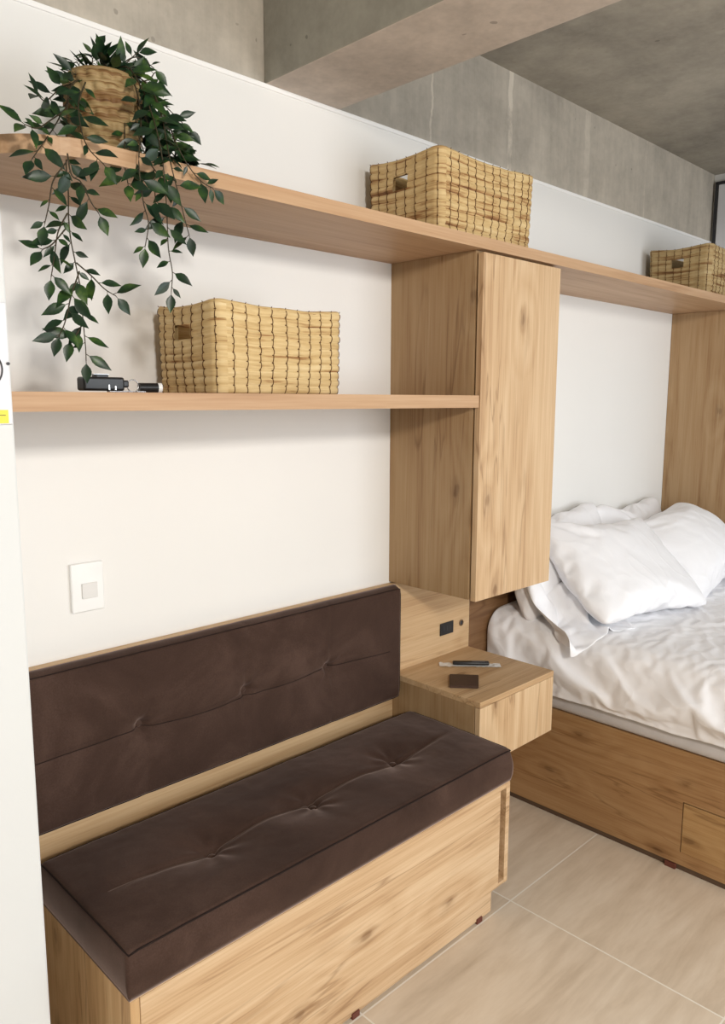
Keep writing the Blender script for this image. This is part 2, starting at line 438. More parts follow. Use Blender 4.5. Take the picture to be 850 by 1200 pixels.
ns = thing('floating_nightstand', 'oak box nightstand hanging between the bench and the bed', 'nightstand', (1.767, -.18, .453))
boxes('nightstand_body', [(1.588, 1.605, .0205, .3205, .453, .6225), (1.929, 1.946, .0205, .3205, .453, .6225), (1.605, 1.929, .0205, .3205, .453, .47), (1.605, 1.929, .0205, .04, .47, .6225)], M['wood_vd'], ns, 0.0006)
box('top', (1.588, 1.946, .0205, .3388, .6227, .639), M['wood_top'], ns, 0.0008)
box('drawer_front', (1.5885, 1.9455, .3225, .3388, .453, .6215), wood('oak_drawer', 'z', (1.14, 1.14, 1.12), 11.0), ns, 0.0008)

# ------------------------------------------------------------------ bench
bn = thing('storage_bench', 'oak storage bench with brown velvet seat cushion below the lower shelf', 'bench', (1.05, -.24, ZF))
BX0, BX1, BD = .522, 1.5865, .442
ZB0, ZB1 = .1806, .4583
box('front_panel', (BX0+.018, BX1-.040, BD-.017, BD, ZB0, ZB1), M['wood_xb'], bn, 0.001)
box('side_panel', (BX0, BX0+.017, .0205, BD, ZF, ZB1+.0005), wood('oak_bench_end', 'z', (1.05, .98, .84), 12.5), bn, 0.001)
box('side_panel', (BX1-.0157, BX1, .0205, BD, ZB0, ZB1+.0005), M['wood_xb'], bn, 0.0008)
for ra, rb in ((ZB1-.0125, ZB1), (ZB0, ZB0+.0095)): box('rail', (BX1-.040, BX1-.0157, BD-.017, BD-.0005, ra, rb), M['wood_xb'], bn, 0.0005)
box('recess', (BX1-.043, BX1-.016, BD-.095, BD-.028, ZB0+.001, ZB1-.008), M['wood_vd'], bn, 0.0005)
box('base_board', (BX0+.018, BX1-.012, .386, .4012, ZF+.007, ZB0+.001), M['wood_xb'], bn, 0.0008)
box('lid', (BX0, BX1, .0205, BD-.001, ZB1+.0005, ZB1+.0038), M['wood_xb'], bn, 0.0005)
for fx in (1.070, 1.5216): box('foot', (fx-.010, fx+.012, .3955, .405, ZF, ZF+.014), M['clip'], bn, 0.001)

def cushion(name, mat, parent, L, W, T, to_world, buttons, seam_v, puff, nu, nv, r=0.016, vseams=0.0, groove=.005, dim=.012, pipe=.0018, dep=.012):
    """puffed cushion: u along the length, v across, w the thickness"""
    def top(u, v):
        eu = min(u, L-u); ev = min(v, W-v); e = 0
        for q in (eu, ev):
            if q < r: e += r - math.sqrt(max(0, r*r - (r-q)**2))
        w = T - e
        w += puff*min(1, (max(0, eu)/.10))**.6*math.sin(PI*v/W)**.7 if 0 < v < W else 0
        sv = seam_v + 0.004*math.sin(u*9)
        end = min(1, max(0, eu-.04)/.10)
        w -= groove*math.exp(-((v-sv)/.0075)**2)*end + .5*groove*math.exp(-((v-sv)/.03)**2)*end
        for bu, bv in buttons:
            rr = math.hypot((u-bu), (v-bv))
            w -= dep*math.exp(-(rr/.015)**2) + dim*math.exp(-((u-bu)/.085)**2-((v-bv)/.060)**2)
            if vseams: w -= vseams*math.exp(-((u-bu-.006*math.sin(v*20))/.006)**2)
            # soft pull folds radiating from each button
            if rr < .14:
                ang = math.atan2(v-bv, u-bu)
                w += .0016*math.sin(ang*7+bu*9)*math.exp(-(rr-.035)**2/.0012)
        w += .0018*fbm(u*9, v*9, L) + .0008*fbm(u*30, v*30, 3)
        return w
    bm = bmesh.new(); g = []
    def warp(k, n, X):
        t = k/n
        return X*(t + 0.0*t) if n < 4 else X*(0.5-0.5*math.cos(PI*t))*0.25 + X*t*0.75
    for i in range(nu+1):
        row = []
        for j in range(nv+1):
            u = warp(i, nu, L); v = warp(j, nv, W)
            row.append(bm.verts.new(to_world(u, v, top(u, v))))
        g.append(row)
    for i in range(nu):
        for j in range(nv): bm.faces.new((g[i][j], g[i+1][j], g[i+1][j+1], g[i][j+1]))
    # side skirt, slightly bulging
    ring = [(i, 0) for i in range(nu)] + [(nu, j) for j in range(nv)] + [(i, nv) for i in range(nu, 0, -1)] + [(0, j) for j in range(nv, 0, -1)]
    prev = [g[i][j] for i, j in ring]
    K = 7
    for k in range(1, K+1):
        t = k/K; cur = []
        for (i, j) in ring:
            u = warp(i, nu, L); v = warp(j, nv, W); w0 = top(u, v)
            b = .0045*math.sin(PI*t) + .001*fbm(u*14, v*14, t*3) * math.sin(PI*t)
            un = u + (b if i == nu else -b if i == 0 else 0); vn = v + (b if j == nv else -b if j == 0 else 0)
            cur.append(bm.verts.new(to_world(un, vn, w0*(1-t))))
        n = len(ring)
        for a in range(n): bm.faces.new((prev[a], prev[(a+1) % n], cur[(a+1) % n], cur[a]))
        prev = cur
    bm.faces.new(prev)
    o = link(name, mesh_of(bm, name), mat, parent, True)
    # piping around the upper edge, thread on the seam, buttons
    bm = bmesh.new()
    q = .0035
    path = []
    def edge(u, v): path.append(to_world(u, v, top(min(max(u, q), L-q), min(max(v, q), W-q)) - .001))
    N = 60
    for k in range(N): edge(q+(L-2*q)*k/N, W-.0015)
    for k in range(20): edge(L-.0015, W-q-(W-2*q)*k/20)
    for k in range(N): edge(L-q-(L-2*q)*k/N, .0015)
    for k in range(20): edge(.0015, q+(W-2*q)*k/20)
    bm_tube(bm, path, pipe, 6, True)
    link('piping', mesh_of(bm), M['piping'], o, True)
    bm = bmesh.new(); N = 200
    bm_tube(bm, [to_world(.05+(L-.1)*k/N, seam_v+.004*math.sin((.05+(L-.1)*k/N)*9), top(.05+(L-.1)*k/N, seam_v+.004*math.sin((.05+(L-.1)*k/N)*9))) for k in range(N+1)], .0011, 5)
    link('seam', mesh_of(bm), M['thread'] if not vseams else M['piping'], o, True)
    for bu, bv in buttons:
        bm = bmesh.new()
        w = top(bu, bv); R = .010
        rings = []
        for h, rr in ((0, R), (.003, R), (.006, R*.8), (.0072, R*.4)):
            rings.append([bm.verts.new(to_world(bu+rr*math.cos(2*PI*k/16), bv+rr*math.sin(2*PI*k/16), w+h)) for k in range(16)])
        for A, B in zip(rings, rings[1:]):
            for k in range(16): bm.faces.new((A[k], A[(k+1) % 16], B[(k+1) % 16], B[k]))
        bm.faces.new(rings[-1])
        link('button', mesh_of(bm), M['velvet'], o, True)
    return o

SX0 = .520
cushion('seat_cushion', M['velvet'], bn, 1.066, .350, .086, lambda u, v, w: Vector((SX0+u, -(.0935+v), .4626+w)),
        [(.266, .189), (.530, .193), (.809, .173)], .182, .008, 230, 90, r=.010, dim=.016)
bc = cushion('back_cushion', M['velvet'], None, 1.128, .322, .044, lambda u, v, w: Vector((.446+u, -(.0208+w), .583+v)),
        [(.321, .156), (.595, .159), (.860, .151)], .148, .008, 240, 84, r=.009, vseams=.0020, groove=.004, dim=.014, pipe=.0012, dep=.020)
tag(bc, 'long brown velvet back cushion with three buttons above the bench seat', 'cushion')

# ------------------------------------------------------------------ bed
BXL = 2.126
bd = thing('bed', 'oak storage bed frame with drawers beside the nightstand', 'bed', (2.7, -1.0, ZF))
DZ0, DZ1, BZ0, BZ1 = .1293, .2843, .0893, .4374
D1, D2, DE = .6704, 1.241, 1.912
bm = bmesh.new()
for b in [(BXL, BXL+.017, .021, D1, BZ0, BZ1), (BXL, BXL+.017, D1, DE, DZ1, BZ1), (BXL, BXL+.017, D1, DE, BZ0, DZ0), (BXL, BXL+.017, D2+.004, D2+.02, DZ0, DZ1)]:
    bm_box(bm, *b)
link('side_rail', mesh_of(bm), M['wood_y'], bd)
boxes('base', [(BXL+.017, 3.345, DE-.018, DE, BZ0, BZ1), (BXL+.017, 3.345, .021, .04, BZ0, BZ1), (BXL+.017, 3.345, .04, DE-.018, BZ1-.02, BZ1), (3.32, 3.345, .04, DE-.018, BZ0, BZ1)], M['wood_y'], bd)
box('shade_panel', (1.9485, 3.349, .0005, .019, BZ0, .90), wood('oak_shaded', 'x', (.36, .27, .20), 3.3), bd, .001)  # added panel: shade beyond the nightstand put into dark wood colour
box('kick_board', (BXL+.006, BXL+.016, .03, DE-.01, ZF, BZ0-.0005), M['edge'], bd, .0005)
for a, b in ((D1+.0025, D2+.0015), (D2+.0225, DE-.002)):
    dw = box('drawer', (BXL-.0005, BXL+.016, a, b, DZ0+.0005, DZ1-.0035), M['wood_yd'], bd, .0008)
for fd in (.645, 1.215, 1.83): box('foot', (BXL-.004, BXL+.012, fd-.016, fd+.016, ZF, ZF+.016), M['clip'], bd, .001)

bm = bmesh.new(); bm_box(bm, 2.112, 3.335, .035, 1.89, BZ1+.0005, .665, .03, 4)
mt = link('mattress', mesh_of(bm), M['mattress'], None, True)
tag(mt, 'pale grey mattress under the white sheet on the oak bed', 'mattress')

def ridge(x, w): return math.exp(-(x/w)**2)
ZT = .700
def run_cloth(me, frames, pins=None, **kw):
    """relax a mesh as cloth for some frames and hand back the resulting mesh"""
    o = bpy.data.objects.new('tmp', me); C.objects.link(o)
    if pins:
        vg = o.vertex_groups.new(name='pin')
        for i, w_ in pins.items(): vg.add([i], w_, 'REPLACE')
    cm = o.modifiers.new('c', 'CLOTH'); st = cm.settings
    st.quality = kw.get('quality', 5); st.mass = .2
    st.tension_stiffness = kw.get('stiff', 15); st.compression_stiffness = kw.get('stiff', 15); st.shear_stiffness = 5
    st.bending_stiffness = kw.get('bend', .05); st.air_damping = 2
    st.shrink_min = kw.get('shrink', 0.0)
    if kw.get('pressure'): st.use_pressure = True; st.uniform_pressure_force = kw['pressure']
    st.effector_weights.gravity = kw.get('gravity', 0.0)
    if pins: st.vertex_group_mass = 'pin'
    cc = cm.collision_settings; cc.use_collision = kw.get('collide', False); cc.distance_min = .004; cc.friction = 60
    cc.use_self_collision = kw.get('selfc', False); cc.self_distance_min = .004
    cm.point_cache.frame_start = 1; cm.point_cache.frame_end = frames
    sc = bpy.context.scene
    for fr in range(1, frames+1):
        sc.frame_set(fr)
        ev = o.evaluated_get(bpy.context.evaluated_depsgraph_get()); _ = ev.data
    m2 = bpy.data.meshes.new_from_object(ev)
    bpy.data.objects.remove(o)
    sc.frame_set(1)
    return m2

def sheet_profile(d, t, grow=0.0):
    """smooth sheet: t runs from the far right over the top and down the left side"""
    head = math.exp(-((d-.02)/.16)**2)
    xl = 2.085 - .040*head - grow; r = .075
    zb = .503 + .008*fbm(d*5, 4.4) - .02*head; zt = ZT + .04*math.exp(-(d/.25)**2) + grow
    if t < .80: return 3.33-(3.33-(xl+r))*t/.80, zt
    if t < .885:
        a = (t-.80)/.085*PI/2; return xl+r-r*math.sin(a), zt-r+r*math.cos(a)
    return xl, zt-r-((zt-r)-zb)*(t-.885)/.115

def sheet_grid(nt, nd, d0, d1, grow=0.0, jit=0.0):
    bm = bmesh.new(); g = []
    for j in range(nd+1):
        d = d0+(d1-d0)*j/nd
        row = []
        for i in range(nt+1):
            x, z = sheet_profile(d, i/nt, grow)
            q = jit*fbm(x*9+z*7, d*9, z*9)
            row.append(bm.verts.new((x-q*.7, -d, z+q)))
        g.append(row)
    for j in range(nd):
        for i in range(nt): bm.faces.new((g[j][i], g[j][i+1], g[j+1][i+1], g[j+1][i]))
    me = mesh_of(bm); return me
# mattress-shaped collider, removed again after the cloth has settled on it
col = bpy.data.objects.new('tmp_collider', sheet_grid(40, 30, .0, 1.93, -.004)); C.objects.link(col)
col.modifiers.new('col', 'COLLISION'); col.collision.thickness_outer = .003; col.collision.thickness_inner = .05; col.collision.cloth_friction = 80
NT_, ND_ = 96, 104
src = sheet_grid(NT_, ND_, .026, 1.50, .004, .007)
pins = {}
for v in src.vertices:
    d = -v.co.y
    if v.co.x > 3.32 or d < .03 or d > 1.495: pins[v.index] = 1.0
    elif v.co.z < .535: pins[v.index] = .95 if v.co.z < .515 else .25
sm = run_cloth(src, 26, pins, shrink=-.034, gravity=.35, collide=True, bend=.02)
sh = link('bed_sheet', sm, M['linen'], None, True)
ss = sh.modifiers.new('s', 'SUBSURF'); ss.levels = 1; ss.render_levels = 2
so = sh.modifiers.new('thick', 'SOLIDIFY'); so.thickness = .003; so.offset = -1
tag(sh, 'smooth white sheet draped over the mattress and hanging down its side', 'sheet')

# pillows: a flat two-sided bag inflated with a pressure cloth
def pillow_mesh(w, h, seed, pressure=5.0, frames=34, res=.0125, shrink=-.05, bend=.01):
    nx, ny = int(w/res), int(h/res)
    rnd = random.Random(seed)
    bm = bmesh.new()
    def f(i, j): return Vector((-w/2+w*i/nx, -h/2+h*j/ny, 0))
    top = {}; bot = {}
    for i in range(nx+1):
        for j in range(ny+1):
            p = f(i, j)
            if i in (0, nx) or j in (0, ny):
                v = bm.verts.new(p); top[i, j] = v; bot[i, j] = v
            else:
                z = .006 + .010*math.sin(PI*i/nx)*math.sin(PI*j/ny) + .004*noise.noise(Vector((p.x*12, p.y*12, seed)))
                top[i, j] = bm.verts.new(p+Vector((0, 0, z))); bot[i, j] = bm.verts.new(p-Vector((0, 0, z)))
    for i in range(nx):
        for j in range(ny):
            bm.faces.new((top[i, j], top[i+1, j], top[i+1, j+1], top[i, j+1]))
            bm.faces.new((bot[i, j], bot[i, j+1], bot[i+1, j+1], bot[i+1, j]))
    me = mesh_of(bm, 'pillow_src')
    return run_cloth(me, frames, None, pressure=pressure, shrink=shrink, bend=bend, stiff=10)

def place_pillow(me, label, loc, rot, bend=0.0, seed=0, squash=1.0, sag=0.0, crease=.008, ears=.11):
    R = Matrix.Rotation(rot[2], 4, 'Z') @ Matrix.Rotation(rot[0], 4, 'X') @ Matrix.Rotation(rot[1], 4, 'Y')
    me = me.copy()
    hw = max(abs(v.co.x) for v in me.vertices); hh = max(abs(v.co.y) for v in me.vertices)
    for v in me.vertices:
        p = v.co.copy()
        n = v.normal
        hd = crease*fbm(p.x*7+seed, p.y*7, seed) + crease*1.2*max(0, 1-abs(fbm(p.x*6+seed+.3*p.y, p.y*8+p.x*3, 4+seed, 2))*9)
        p += n*hd
        p.z *= squash
        cc = (p.x/hw)**4*(p.y/hh)**4
        p.x *= 1-ears*cc; p.y *= 1-ears*1.1*cc
        p.z += bend*(p.y/.2)**2 + sag*(p.x/.3)**2
        v.co = R @ p + Vector(loc)
    o = link('pillow', me, M['linen'], None, True)
    ss = o.modifiers.new('s', 'SUBSURF'); ss.levels = 1; ss.render_levels = 1
    return tag(o, label, 'pillow')
D = math.radians
PM = pillow_mesh(.62, .44, 1.0, 1.7)
PM2 = pillow_mesh(.66, .42, 5.0, 2.6, res=.0145, shrink=-.02, bend=.05)
place_pillow(PM, 'front white pillow leaning at the head of the bed, nearest the cabinet', (2.46, -.275, .857), (D(42), D(4), D(-11)), .02, 1, .9)
place_pillow(PM2, 'white pillow propped on the wall behind the front pillow, half behind the cabinet', (2.37, -.092, .885), (D(72), D(-2), D(2)), .01, 2, .6, ears=.16)
place_pillow(PM2, 'white pillow standing against the wall, only its top edge showing', (2.92, -.080, .862), (D(78), D(5), D(-1)), .01, 3, .6, ears=.16)
place_pillow(PM, 'plump white pillow slumped against the tall oak panel', (3.02, -.27, .868), (D(36), D(-8), D(6)), -.03, 4, 1.15, -.03, ears=.2)

# crumpled end of a white coverlet between cabinet and pillow
def coverlet():
    bm = bmesh.new(); g = []
    nx, ny = 28, 27
    for i in range(nx+1):
        row = []
        for j in range(ny+1):
            a, b = i/nx, j/ny
            x = 2.085 + .34*a - .03*b + .014*math.sin(b*6+a*3) + .02*fbm(a*3, b*3, 3)
            d = .04 + .38*b*(1-.14*a) + .012*math.sin(a*7+b*3) + .02*fbm(a*3, b*3, 8)
            z = .785 + .07*(1-b) + .045*math.sin(a*10+b*4) + .030*math.sin(b*8-a*5) + .03*fbm(a*2.5, b*2.5, 12)
            row.append(bm.verts.new((x, -max(.03, d), z)))
        g.append(row)
    for i in range(nx):
        for j in range(ny): bm.faces.new((g[i][j], g[i+1][j], g[i+1][j+1], g[i][j+1]))
    me = mesh_of(bm)
    pn = {v.index: 1.0 for v in me.vertices if -v.co.y < .085}
    me = run_cloth(me, 20, pn, gravity=.5, collide=True, bend=.35, shrink=-.05, quality=8)
    o = link('coverlet', me, M['linen'], None, True)
    s = o.modifiers.new('t', 'SOLIDIFY'); s.thickness = .004; s.offset = -1
    s = o.modifiers.new('s', 'SUBSURF'); s.levels = 1; s.render_levels = 2
    return o
tag(coverlet(), 'crumpled white coverlet bunched on the bed corner under the wall cabinet', 'coverlet')
bpy.data.objects.remove(col)

# ------------------------------------------------------------------ baskets
def basket(label, cx, cd, z0, L, W, H, rows, flare, rot, seed, group, mat, ncols=(9, 6)):
    t = thing('woven_basket', label, 'basket', (cx, -cd, z0), group)
    rnd = random.Random(seed)
    rc = .022
    # perimeter samples: position, outward normal, u
    per = []
    def seg(p, q, n, nrm):
        for k in range(n): per.append((p[0]+(q[0]-p[0])*k/n, p[1]+(q[1]-p[1])*k/n, nrm[0], nrm[1]))
    def arc(cx_, cy_, a0, n=7):
        for k in range(n):
            a = a0+PI/2*k/n; per.append((cx_+rc*math.cos(a), cy_+rc*math.sin(a), math.cos(a), math.sin(a)))
    nl, nw = ncols[0]*7, ncols[1]*7
    a, b = L/2, W/2
    seg((-a+rc, -b), (a-rc, -b), nl, (0, -1)); arc(a-rc, -b+rc, -PI/2)
    seg((a, -b+rc), (a, b-rc), nw, (1, 0)); arc(a-rc, b-rc, 0)
    seg((a-rc, b), (-a+rc, b), nl, (0, 1)); arc(-a+rc, b-rc, PI/2)
    seg((-a, b-rc), (-a, -b+rc), nw, (-1, 0)); arc(-a+rc, -b+rc, PI)
    n = len(per)
    us = [0]
    for k in range(n): 
        p, q = per[k], per[(k+1) % n]; us.append(us[-1]+math.hypot(q[0]-p[0], q[1]-p[1]))
    tot = us[-1]; ncord = 2*(ncols[0]+ncols[1])+2; pitch = tot/ncord
    rh = H/rows; VR = 6
    rowamp = [rnd.uniform(.0026, .0040) for _ in range(rows)]
    cr = math.cos(rot); sr = math.sin(rot)
    def place(x, y, z):
        return Vector((cx+x*cr-y*sr, -cd+x*sr+y*cr, z0+z))
    def off(k, h):
        r = min(rows-1, int(h/rh)); ph = (h/rh) - r
        pin = abs(math.cos(PI*us[k % n]/pitch+.3))**6       # pinched at each cord
        return rowamp[r]*math.sin(PI*min(1, max(0, ph)))**.5*(1-.35*pin) + .002*fbm(us[k % n]*9, h*30, seed)
    def topz(k):
        x, y = per[k][0]/a, per[k][1]/b
        return H*(1 + .05*max(0, x*x+y*y-1.0) - .0) + .0035*fbm(us[k]*12, 0, seed+2)
    def vert(k, h, o, inset=0):
        x, y, nx, ny = per[k]
        fl = 1+flare*(h/H)
        bow = .010*math.sin(PI*min(1, h/H))*math.cos(PI*x/L if abs(ny) > .5 else PI*y/W)*.6
        hh = h*topz(k)/H
        return place((x+nx*(o+bow-inset))*fl, (y+ny*(o+bow-inset))*fl, hh)
    def in_hole(k, h):
        x, y, nx, ny = per[k]
        return abs(nx) > .9 and abs(y) < .027 and .62*H < h < .80*H
    bm = bmesh.new(); uvl = bm.loops.layers.uv.new('uv')
    grid = []
    NV = rows*VR
    for q in range(NV+1):
        h = H*q/NV
        grid.append([bm.verts.new(vert(k, h, off(k, min(h, H*.9999)))) for k in range(n)])
    inner = [[bm.verts.new(vert(k, max(.004, H*q/(rows*2)), 0, .006)) for k in range(n)] for q in range(rows*2+1)]
    def quad(vs, uvs):
        f = bm.faces.new(vs)
        for l, uvc in zip(f.loops, uvs): l[uvl].uv = uvc
        return f
    ro = [rnd.uniform(0, 9) for _ in range(rows+1)]
    for q in range(NV):
        r = q//VR; h0, h1 = H*q/NV, H*(q+1)/NV
        for k in range(n):
            if in_hole(k, (h0+h1)/2) and in_hole((k+1) % n, (h0+h1)/2): continue
            k2 = (k+1) % n
            quad((grid[q][k], grid[q][k2], grid[q+1][k2], grid[q+1][k]),
                 ((us[k]+ro[r], h0+r*.05), (us[k+1]+ro[r], h0+r*.05), (us[k+1]+ro[r], h1+r*.05), (us[k]+ro[r], h1+r*.05)))
    for q in range(rows*2):
        h0, h1 = H*q/(rows*2), H*(q+1)/(rows*2)
        for k in range(n):
            if in_hole(k, (h0+h1)/2) and in_hole((k+1) % n, (h0+h1)/2): continue
            k2 = (k+1) % n
            quad((inner[q][k2], inner[q][k], inner[q+1][k], inner[q+1][k2]), ((us[k+1], h0), (us[k], h0), (us[k], h1), (us[k+1], h1)))
    for k in range(n):
        k2 = (k+1) % n
        quad((grid[-1][k], grid[-1][k2], inner[-1][k2], inner[-1][k]), ((us[k], H), (us[k+1], H), (us[k+1], H+.006), (us[k], H+.006)))
    bm.faces.new(inner[0]); bm.faces.new(grid[0][::-1])
    me = bpy.data.meshes.new('weave'); bm.to_mesh(me); bm.free()
    link('weave', me, mat, t, True)
    # braided rim roll
    bm = bmesh.new(); uvl = bm.loops.layers.uv.new('uv')
    bm_tube(bm, [vert(k, H, .0005, .0025)-Vector((0, 0, .0015)) for k in range(n)], .0052, 8, True)
    for f in bm.faces:
        for l in f.loops: l[uvl].uv = (l.vert.co.x+l.vert.co.y, l.vert.co.z)
    me = bpy.data.meshes.new('rim'); bm.to_mesh(me); bm.free()
    link('rim', me, mat, t, True)
    # vertical binding cords with a knot on every row
    bm = bmesh.new()
    for c in range(ncord):
        target = (c+.5-.3/PI)*pitch
        k = min(range(n), key=lambda q: abs(us[q]-target % tot))
        if in_hole(k, .7*H): 
            pass
        pts = []
        kk = k
        for q in range(NV+1):
            h = H*q/NV
            if in_hole(k, h): 
                if len(pts) > 1: bm_tube(bm, pts, .00085, 5)
                pts = []; continue
            o_ = off(k, min(h, H*.9999))
            wob = .0012*math.sin(q*.55+c)
            p = vert(k, h, o_+.0008)
            p += Vector((-per[k][3]*cr-per[k][2]*-sr*0, 0, 0))*wob
            pts.append(p)
        pts.append(vert(k, H, .004)+Vector((0, 0, .004)))
        bm_tube(bm, pts, .00085, 5)
        for r in range(1, rows):
            h = r*rh
            if in_hole(k, h): continue
            p = vert(k, h, off(k, h)+.0012)
            tx, ty = -per[k][3], per[k][2]
            dx = Vector((tx*cr-ty*sr, tx*sr+ty*cr, 0))*.0030
            bm_tube(bm, [p-dx*.7, p+dx*.7], .0010, 5)
    link('binding_cord', mesh_of(bm), M['cord'], t, True)
    return t
GB = 'woven straw storage baskets'
basket('woven straw basket on the lower shelf under the hanging plant', 1.005, .150, 1.4440, .325, .205, .166, 11, .02, D(1.5), 3, GB, M['straw'], ncols=(9, 6))
basket('large woven straw basket on the upper shelf above the cabinet', 1.655, .158, 1.8280, .375, .235, .183, 10, .035, D(-1), 8, GB, M['straw_b'], ncols=(10, 8))
basket('woven straw basket on the far right end of the upper shelf', 3.225, .158, 1.8280, .375, .235, .178, 10, .035, D(-1), 12, GB, M['straw_c'], ncols=(10, 8))

# ------------------------------------------------------------------ hanging plant
pl = thing('potted_plant', 'trailing green leafy plant in a woven pot on the upper shelf', 'plant', (.665, -.205, 1.828))
PX, PD, PZ = .662, .205, 1.828
bm = bmesh.new(); uvl = bm.loops.layers.uv.new('uv')
n = 96; R0, R1, PH = .048, .056, .135; rows = 7; VR = 8; grid = []
for q in range(rows*VR+1):
    h = q/(rows*VR); r = q//VR
    row = []
    for k in range(n):
        a = 2*PI*k/n
        braid = .0090*abs(math.sin(a*9+(r % 2)*PI/2 + .5*((q % VR)/VR)))**.6*math.sin(PI*((q % VR)/VR))**.5
        rad = R0+(R1-R0)*math.sin(h*2.2)+braid+.001
        row.append(bm.verts.new((PX+rad*math.cos(a), -PD+rad*math.sin(a), PZ+PH*h)))
    grid.append(row)
for q in range(rows*VR):
    for k in range(n):
        k2 = (k+1) % n
        f = bm.faces.new((grid[q][k], grid[q][k2], grid[q+1][k2], grid[q+1][k]))
        for l, uvc in zip(f.loops, ((k/n*.35, q*.0025+q//VR*.05), ((k+1)/n*.35, q*.0025+q//VR*.05), ((k+1)/n*.35, (q+1)*.0025+q//VR*.05), (k/n*.35, (q+1)*.0025+q//VR*.05))): l[uvl].uv = uvc
bm.faces.new(grid[0][::-1])
me = bpy.data.meshes.new('pot'); bm.to_mesh(me); bm.free()
link('pot', me, M['straw_pot'], pl, True)
bm = bmesh.new(); bm_tube(bm, [(PX+.052*math.cos(2*PI*k/40), -PD+.052*math.sin(2*PI*k/40), PZ+PH) for k in range(40)], .005, 8, True)
for f in bm.faces: f.smooth = True
uvl = bm.loops.layers.uv.new('uv')
link('pot_rim', mesh_of(bm), M['straw_pot'], pl, True)
bm = bmesh.new(); bm_cyl(bm, (PX, -PD, PZ+.02), (PX, -PD, PZ+PH-.008), .050, 32)
link('moss', mesh_of(bm), M['soil'], pl)

def catmull(P, sub=6):
    P = [Vector(p) for p in P]; out = []
    Q = [P[0]*2-P[1]] + P + [P[-1]*2-P[-2]]
    for i in range(1, len(Q)-2):
        a, b, c, d = Q[i-1:i+3]
        for k in range(sub):
            t = k/sub
            out.append(.5*((2*b)+(c-a)*t+(2*a-5*b+4*c-d)*t*t+(3*b-a-3*c+d)*t**3))
    out.append(P[-1]); return out
stem_bm = bmesh.new(); leaf_bm = bmesh.new()
rl = random.Random(5)
PROF = [(0, .02), (.10, .34), (.24, .80), (.40, 1.0), (.58, .88), (.76, .52), (.90, .20), (1.0, 0)]
def add_leaf(p, dirv, L, Wd, nrm):
    t = dirv.normalized(); s = t.cross(nrm)
    if s.length < .1: s = t.cross(Vector((0, 0, 1)))+Vector((.01, 0, 0))
    s.normalize(); nn = s.cross(t).normalized()
    ped = L*.14
    bm_tube(stem_bm, [p, p+t*ped], .0006, 4)
    q0 = p+t*ped; curl = rl.uniform(-.10, .22)
    prev = None
    for u, w in PROF:
        c = q0 + t*(u*L) - nn*(curl*u*u*L)
        hw = Wd*.5*w
        ring = [leaf_bm.verts.new(c+s*hw+nn*hw*.30), leaf_bm.verts.new(c), leaf_bm.verts.new(c-s*hw+nn*hw*.30)]
        if prev:
            leaf_bm.faces.new((prev[0], prev[1], ring[1], ring[0])); leaf_bm.faces.new((prev[1], prev[2], ring[2], ring[1]))
        prev = ring
for vi, pts in enumerate(VINES):
    P = [Vector((x, -d, z)) for x, d, z in pts]
    c = catmull(P, 8)
    bm_tube(stem_bm, c, .0013, 5, r2=.0008)
    # walk along the stem and set leaves in alternating, slightly irregular pairs
    acc = 0; nxt = .012; side = 1
    start = 0.0
    for i in range(1, len(c)):
        seg = c[i]-c[i-1]; acc += seg.length
        if acc >= nxt:
            nxt = acc + rl.uniform(.009, .017)
            side = -side
            t = seg.normalized()
            toward = Vector((-.42, -.9, .1))        # leaves turn their faces to the light
            lat = t.cross(toward).normalized()*side
            dirv = t*rl.uniform(.2, .9)+lat*rl.uniform(.6, 1.1)+Vector((rl.uniform(-.3, .3), rl.uniform(-.55, .15), rl.uniform(-.45, .15)))
            big = rl.random() < .62
            L = rl.uniform(.031, .043) if big else rl.uniform(.016, .025)
            nrm = toward+Vector((rl.uniform(-.7, .7), rl.uniform(-.5, .5), rl.uniform(-.3, .8)))
            add_leaf(c[i], dirv, L, L*rl.uniform(.37, .48), nrm)
    add_leaf(c[-1], (c[-1]-c[-3])+Vector((0, 0, -.003)), .031, .016, Vector((-.5, -.8, .3)))
# leafy crown over the pot and the thick mass on its right
for k in range(70):
    a = rl.uniform(0, 2*PI); rr = rl.uniform(.0, .055)
    x = PX+rr*math.cos(a); y = -PD+rr*math.sin(a); z = PZ+PH+rl.uniform(-.005, .045)*(1-rr/.075)
    add_leaf(Vector((x, y, z)), Vector((math.cos(a), math.sin(a), rl.uniform(-.2, 1.0))), rl.uniform(.022, .036), rl.uniform(.011, .016), Vector((rl.uniform(-.6, .6), -.5, 1)))
for k in range(150):
    t = rl.random()
    x = .700+.075*t+rl.gauss(0, .012); d = .215+.08*t+rl.gauss(0, .012); z = 1.955-.135*t+rl.gauss(0, .018)
    if z < 1.835 and d < .32: z = 1.84
    a = rl.uniform(0, 2*PI)
    add_leaf(Vector((x, -d, z)), Vector((math.cos(a), math.sin(a)*.7-.3, rl.uniform(-1.0, .3))), rl.uniform(.022, .038), rl.uniform(.011, .016), Vector((rl.uniform(-.8, .8), -1, rl.uniform(-.2, .8))))
me = bpy.data.meshes.new('leaves'); leaf_bm.to_mesh(me); leaf_bm.free()
link('foliage', me, M['leaf'], pl, True)
link('stems', mesh_of(stem_bm), M['stem'], pl, True)

